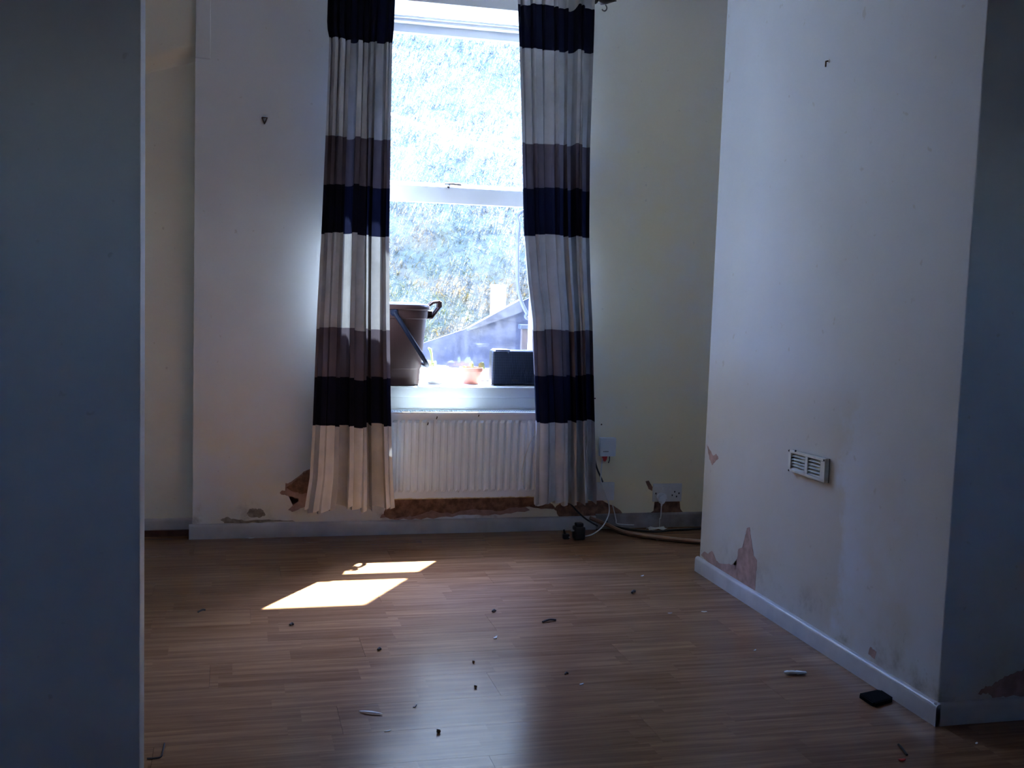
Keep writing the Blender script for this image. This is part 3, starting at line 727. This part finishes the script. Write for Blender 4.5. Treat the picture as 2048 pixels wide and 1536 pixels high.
for k in range(5):
    for u0, u1 in ((.08, .47), (.54, .88)):
        b = B(); v0 = .14+k*.148; b.prism([vp(u0, v0, .016), vp(u1, v0, .016), vp(u1, v0+.085, .006), vp(u0, v0+.085, .006)], (.0025, 0, .001)); build('louvre', b, M_vent, vt)
for u, v_ in ((.02, .96), (.20, 1.02), (.04, .02), (.97, .93)):
    b = B(); c_ = vp(u, v_, .016); b.lathe([(.004, 0), (.0035, .003), (.001, .004)], c_, 9, (-1, 0, 0)); build('screw', b, M_twig, vt)

# ------------------------------------------------------------------ litter on the boards
p = fl(1752, 1396)
cst = thing('square_pad', 'black square foam pad on the boards against the chimney breast skirting', 'pad', (p.x, p.y, 0))
c4 = [fl(1716, 1390, .006), fl(1760, 1381, .006), fl(1788, 1399, .006), fl(1748, 1411, .006)]
b = B(); b.prism([(q.x, q.y, 0) for q in c4], (0, 0, .010)); bmesh.ops.bevel(b.bm, geom=[e for e in b.bm.edges if abs(e.verts[0].co.z-e.verts[1].co.z) > .005], offset=.008, segments=3, affect='EDGES')
build('pad_body', b, M_foam, cst)
b = B(); mx = sum((Vector((q.x, q.y, 0)) for q in c4), Vector())/4
b.prism([mx+(Vector((q.x, q.y, 0))-mx)*.86+Vector((0, 0, .0098)) for q in c4], (0, 0, .0012)); build('pad_face', b, M_foam, cst)
p = fl(1590, 1348); b = B()
b.tube(catmull([(p.x-.034, p.y+.006, .006), (p.x-.012, p.y, .007), (p.x+.012, p.y-.004, .006), (p.x+.034, p.y-.010, .006)], 4), [.004, .006, .008, .007, .008, .008, .007, .009, .008, .007, .006, .006, .003], 7, True, .7)
tag(build('twisted_wrapper', b, M_paper, loc=(p.x, p.y, 0), smooth=True), 'twisted white paper wrapper on the boards left of the black pad', 'wrapper')
def flake(name, px, py, l, wd, ang, m, label, cat, th=.0015, lift=.002):
    p = fl(px, py); rng = random.Random(int(px*7+py)); n = 9; poly = []
    for k in range(n):
        a = 2*PI*k/n; rr = rng.uniform(.7, 1.1); x, y = l*.5*math.cos(a)*rr, wd*.5*math.sin(a)*rr
        poly.append((p.x+x*math.cos(ang)-y*math.sin(ang), p.y+x*math.sin(ang)+y*math.cos(ang), lift*max(0, math.cos(a))+.0002))
    b = B(); b.prism(poly, (0, 0, th)); tag(build(name, b, m, loc=(p.x, p.y, 0)), label, cat)
def seed_(px, py, r, label):
    p = fl(px, py); b = B(); b.lathe([(r*.3, 0), (r*.9, r*.4), (r, r*.9), (r*.7, r*1.5), (r*.15, r*1.8)], (p.x, p.y, 0), 10)
    t = thing('seed_head', label, 'seed', (p.x, p.y, 0)); build('seed_body', b, M_seed, t, smooth=True)
    b = B(); b.tube([(p.x-.002, p.y, r*1.2), (p.x-r*.9, p.y-.002, r*1.9)], r*.22, 5); build('stalk', b, M_twig, t)
def twig(px0, py0, px1, py1, r, label, name='twig', m=M_twig):
    a, c = fl(px0, py0), fl(px1, py1); md = (a+c)/2+Vector((0, .004, 0)); b = B()
    b.tube(catmull([a+Vector((0, 0, r)), md+Vector((.002, .004, r*1.6)), c+Vector((0, 0, r))], 4), r, 6)
    tag(build(name, b, m, loc=(md.x, md.y, 0), smooth=True), label, name.replace('_', ' '))
flake('paint_flake', 991, 1277, .016, .012, .5, M_paper, 'white angular paint flake in the middle of the bluish floor sheen', 'flake', .003, .006)
flake('paint_flake', 1163, 1369, .018, .007, .1, M_paper, 'oval white paint flake just right of the floor sheen', 'flake')
flake('paint_flake', 1408, 1224, .020, .006, -.5, M_paper, 'long white flake on the boards below the end of the breast skirting', 'flake')
flake('paint_flake', 1285, 1152, .014, .008, .2, M_paper, 'tiny white flake on the pale scuff in front of the alcove', 'flake')
flake('paint_flake', 830, 1414, .014, .008, .4, M_paper, 'small white flake right of the white sliver', 'flake', .002, .005)
flake('paint_flake', 775, 1463, .020, .006, .1, M_paper, 'faint white flake below the white sliver, left of the nearest seed head', 'flake')
flake('paint_flake', 1316, 1080, .020, .010, .1, M_paper, 'white flake on the boards in front of the bent wood strip', 'flake')
flake('paint_flake', 1340, 1227, .016, .008, -.4, M_paper, 'pale flake on the boards left of the long white flake', 'flake')
flake('paint_flake', 1510, 1301, .010, .006, .3, M_paper, 'speck of white paint beside the breast skirting, above the twisted wrapper', 'flake')
flake('paint_flake', 503, 1076.5, .030, .008, .0, M_paper, 'pale chip on the boards at the foot of the far skirting', 'flake')
flake('paint_flake', 1953, 1487, .008, .006, .3, M_paper, 'white speck on the dark boards at far right', 'flake')
flake('red_scrap', 1805, 1522, .022, .010, -.6, M_red, 'bright red plastic scrap on the boards at the bottom right', 'scrap', .003, .005)
twig(1797, 1491, 1814, 1512, .003, 'grey-brown stick beside the red scrap', 'stick', M_cap)
p = fl(742, 1427); b = B(); aa, cc_ = fl(719, 1424), fl(766, 1430)
b.tube(catmull([aa+Vector((0, 0, .003)), (aa+cc_)/2+Vector((0, -.004, .006)), cc_+Vector((0, 0, .003))], 4), [.0015, .003, .004, .0045, .005, .0045, .004, .003, .001], 6, True, .5)
tag(build('white_sliver', b, M_paper, loc=(p.x, p.y, 0), smooth=True), 'thin curved white plastic sliver on the boards at the left of the sheen', 'sliver')
seed_(877, 1466, .006, 'round brown seed head nearest the viewer on the floor sheen')
seed_(951, 1376, .005, 'round brown seed head in the sheen, midway between its two neighbours')
seed_(947, 1326, .0045, 'dark seed head on the sheen below the angular paint flake')
twig(1085, 1246, 1112, 1242, .0038, 'dark knobbly twig on the boards right of the floor sheen')
twig(396, 1226, 411, 1222, .0035, 'short dark twig on the boards left of the large sun patch')
twig(1264, 1188, 1271, 1186, .005, 'tiny dark crumb on the boards between sheen and breast skirting', 'crumb')
twig(580, 1252, 586, 1251, .004, 'tiny dark crumb on the boards below the large sun patch', 'crumb')
twig(985, 1225, 991, 1224, .004, 'tiny dark crumb on the boards above the angular paint flake', 'crumb')
twig(756, 1302, 761, 1301, .004, 'tiny dark crumb on the boards between the large sun patch and the white sliver', 'crumb')
twig(1130, 1350, 1136, 1348, .0025, 'tiny dark crumb on the boards above the oval paint flake', 'crumb')
pts = catmull([fl(294, 1517, .002), fl(310, 1516, .002), fl(322, 1513, .002), fl(326, 1500, .003), fl(329, 1487, .002)], 5)
b = B(); b.tube(pts, .0022, 6); tag(build('dark_thread', b, M_twig, loc=pts[0], smooth=True), 'dark bent thread on the boards at the foot of the white partition', 'thread')

# ------------------------------------------------------------------ outside the window
b = B(); b.box((-6, 5.5, -.2), (9, 9.2, -.05)); struct('yard_ground', b, M_yard)
rows = []; rng = random.Random(5)
def bankz(x, y): return .1+(y-8.4)*.93+.16*(noise.noise(Vector((x*.6, y*.6, 3)))+.5*noise.noise(Vector((x*1.9, y*1.9, 8))))
for j in range(70):
    y = 8.35+j*.14*(1+j*.022); rows.append([(-6+i*.2, y, bankz(-6+i*.2, y)) for i in range(90)])
b = B(); b.grid(rows); struct('hillside', b, M_bank, smooth=True)
vs, fs = [], []                                      # rough grass and ivy covering the bank
for k in range(60000):
    x = rng.uniform(-1.2, 5.2); y = rng.uniform(8.62, 13.6); z = bankz(x, y)-.01
    h = rng.uniform(.02, .07); a = rng.uniform(0, 2*PI); wd = rng.uniform(.002, .006)
    dx, dy = math.cos(a), math.sin(a); lx, ly = rng.gauss(0, .05), rng.gauss(-.04, .05)
    n0 = len(vs)
    vs += [(x-dx*wd, y-dy*wd, z), (x+dx*wd, y+dy*wd, z), (x+lx*.5+dx*wd*.8, y+ly*.5+dy*wd*.8, z+h*.65), (x+lx*.5-dx*wd*.8, y+ly*.5-dy*wd*.8, z+h*.65), (x+lx*1.2, y+ly*1.2, z+h)]
    fs += [(n0, n0+1, n0+2, n0+3), (n0+3, n0+2, n0+4)]
me = bpy.data.meshes.new('bank_grass'); me.from_pydata(vs, [], fs); me.materials.append(M_blade)
go = bpy.data.objects.new('bank_grass', me); C.objects.link(go); go['kind'] = 'stuff'
tag(go, 'rough sunlit grass and weeds covering the steep bank behind the garden wall', 'grass')

gy = 8.0
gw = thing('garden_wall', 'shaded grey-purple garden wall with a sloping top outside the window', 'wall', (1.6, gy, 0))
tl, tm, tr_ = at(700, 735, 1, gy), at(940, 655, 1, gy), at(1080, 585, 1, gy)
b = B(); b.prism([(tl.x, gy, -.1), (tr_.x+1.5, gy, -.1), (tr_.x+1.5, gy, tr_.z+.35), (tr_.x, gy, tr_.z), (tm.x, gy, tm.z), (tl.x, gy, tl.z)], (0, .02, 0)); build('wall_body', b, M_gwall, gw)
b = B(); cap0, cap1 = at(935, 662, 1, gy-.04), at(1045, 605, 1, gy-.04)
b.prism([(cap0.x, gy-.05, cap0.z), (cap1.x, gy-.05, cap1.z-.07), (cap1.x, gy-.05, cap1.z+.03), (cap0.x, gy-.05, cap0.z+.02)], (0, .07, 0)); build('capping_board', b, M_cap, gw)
c0, c1 = at(981, 640, 1, 8.25), at(1013, 570, 1, 8.25)
wb = thing('white_board', 'white board standing upright behind the garden wall', 'board', ((c0.x+c1.x)/2, 8.26, -.05))
b = B(); b.box((c0.x, 8.25, -.05), (c1.x, 8.28, c1.z), .004); build('board_face', b, M_white, wb)
pp = at(1047, 700, 1, 7.2); pt_ = at(1047, 652, 1, 7.2)
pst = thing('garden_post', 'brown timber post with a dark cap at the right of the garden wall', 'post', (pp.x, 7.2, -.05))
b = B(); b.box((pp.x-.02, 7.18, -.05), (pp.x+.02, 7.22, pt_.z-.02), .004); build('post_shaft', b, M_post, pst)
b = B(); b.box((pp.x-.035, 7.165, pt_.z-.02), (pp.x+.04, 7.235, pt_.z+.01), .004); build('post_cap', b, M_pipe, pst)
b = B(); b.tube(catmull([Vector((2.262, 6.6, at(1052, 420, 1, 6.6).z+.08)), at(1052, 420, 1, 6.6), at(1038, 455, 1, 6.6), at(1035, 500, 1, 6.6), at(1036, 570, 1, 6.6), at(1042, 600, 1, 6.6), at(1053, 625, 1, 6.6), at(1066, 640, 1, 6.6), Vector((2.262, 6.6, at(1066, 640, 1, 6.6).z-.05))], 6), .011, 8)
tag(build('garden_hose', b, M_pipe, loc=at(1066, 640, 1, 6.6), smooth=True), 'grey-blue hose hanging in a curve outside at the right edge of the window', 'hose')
b = B(); b.box((2.26, 5.5, -.1), (2.42, 8.0, 1.95), .004); struct('yard_wall', b, M_brickout)
la, lb = at(782, 228, 1, 7.0), at(1040, 312, 1, 7.0)
sl_ = (lb.z-la.z)/(lb.x-la.x)
wl = thing('washing_line', 'white washing line crossing the upper half of the window outside, strung between posts', 'line', (la.x-1.2, 7.0, -.05))
P_ = [(la.x-1.2, 7.0, la.z-sl_*1.2+.10), (la.x-.5, 7.0, la.z-sl_*.5+.02), tuple(la), tuple(at(900, 272, 1, 7.0)), tuple(lb), (lb.x+.5, 7.0, lb.z+sl_*.45), (lb.x+1.2, 7.0, lb.z+sl_*.9)]
b = B(); b.tube(catmull(P_, 6), .010, 8); build('cord', b, M_white, wl, smooth=True)
for q_ in (P_[0], P_[-1]):
    b = B(); b.tube([(q_[0], 7.0, -.06), (q_[0], 7.0, q_[2]+.05)], .03, 10); build('line_post', b, M_post, wl, smooth=True)
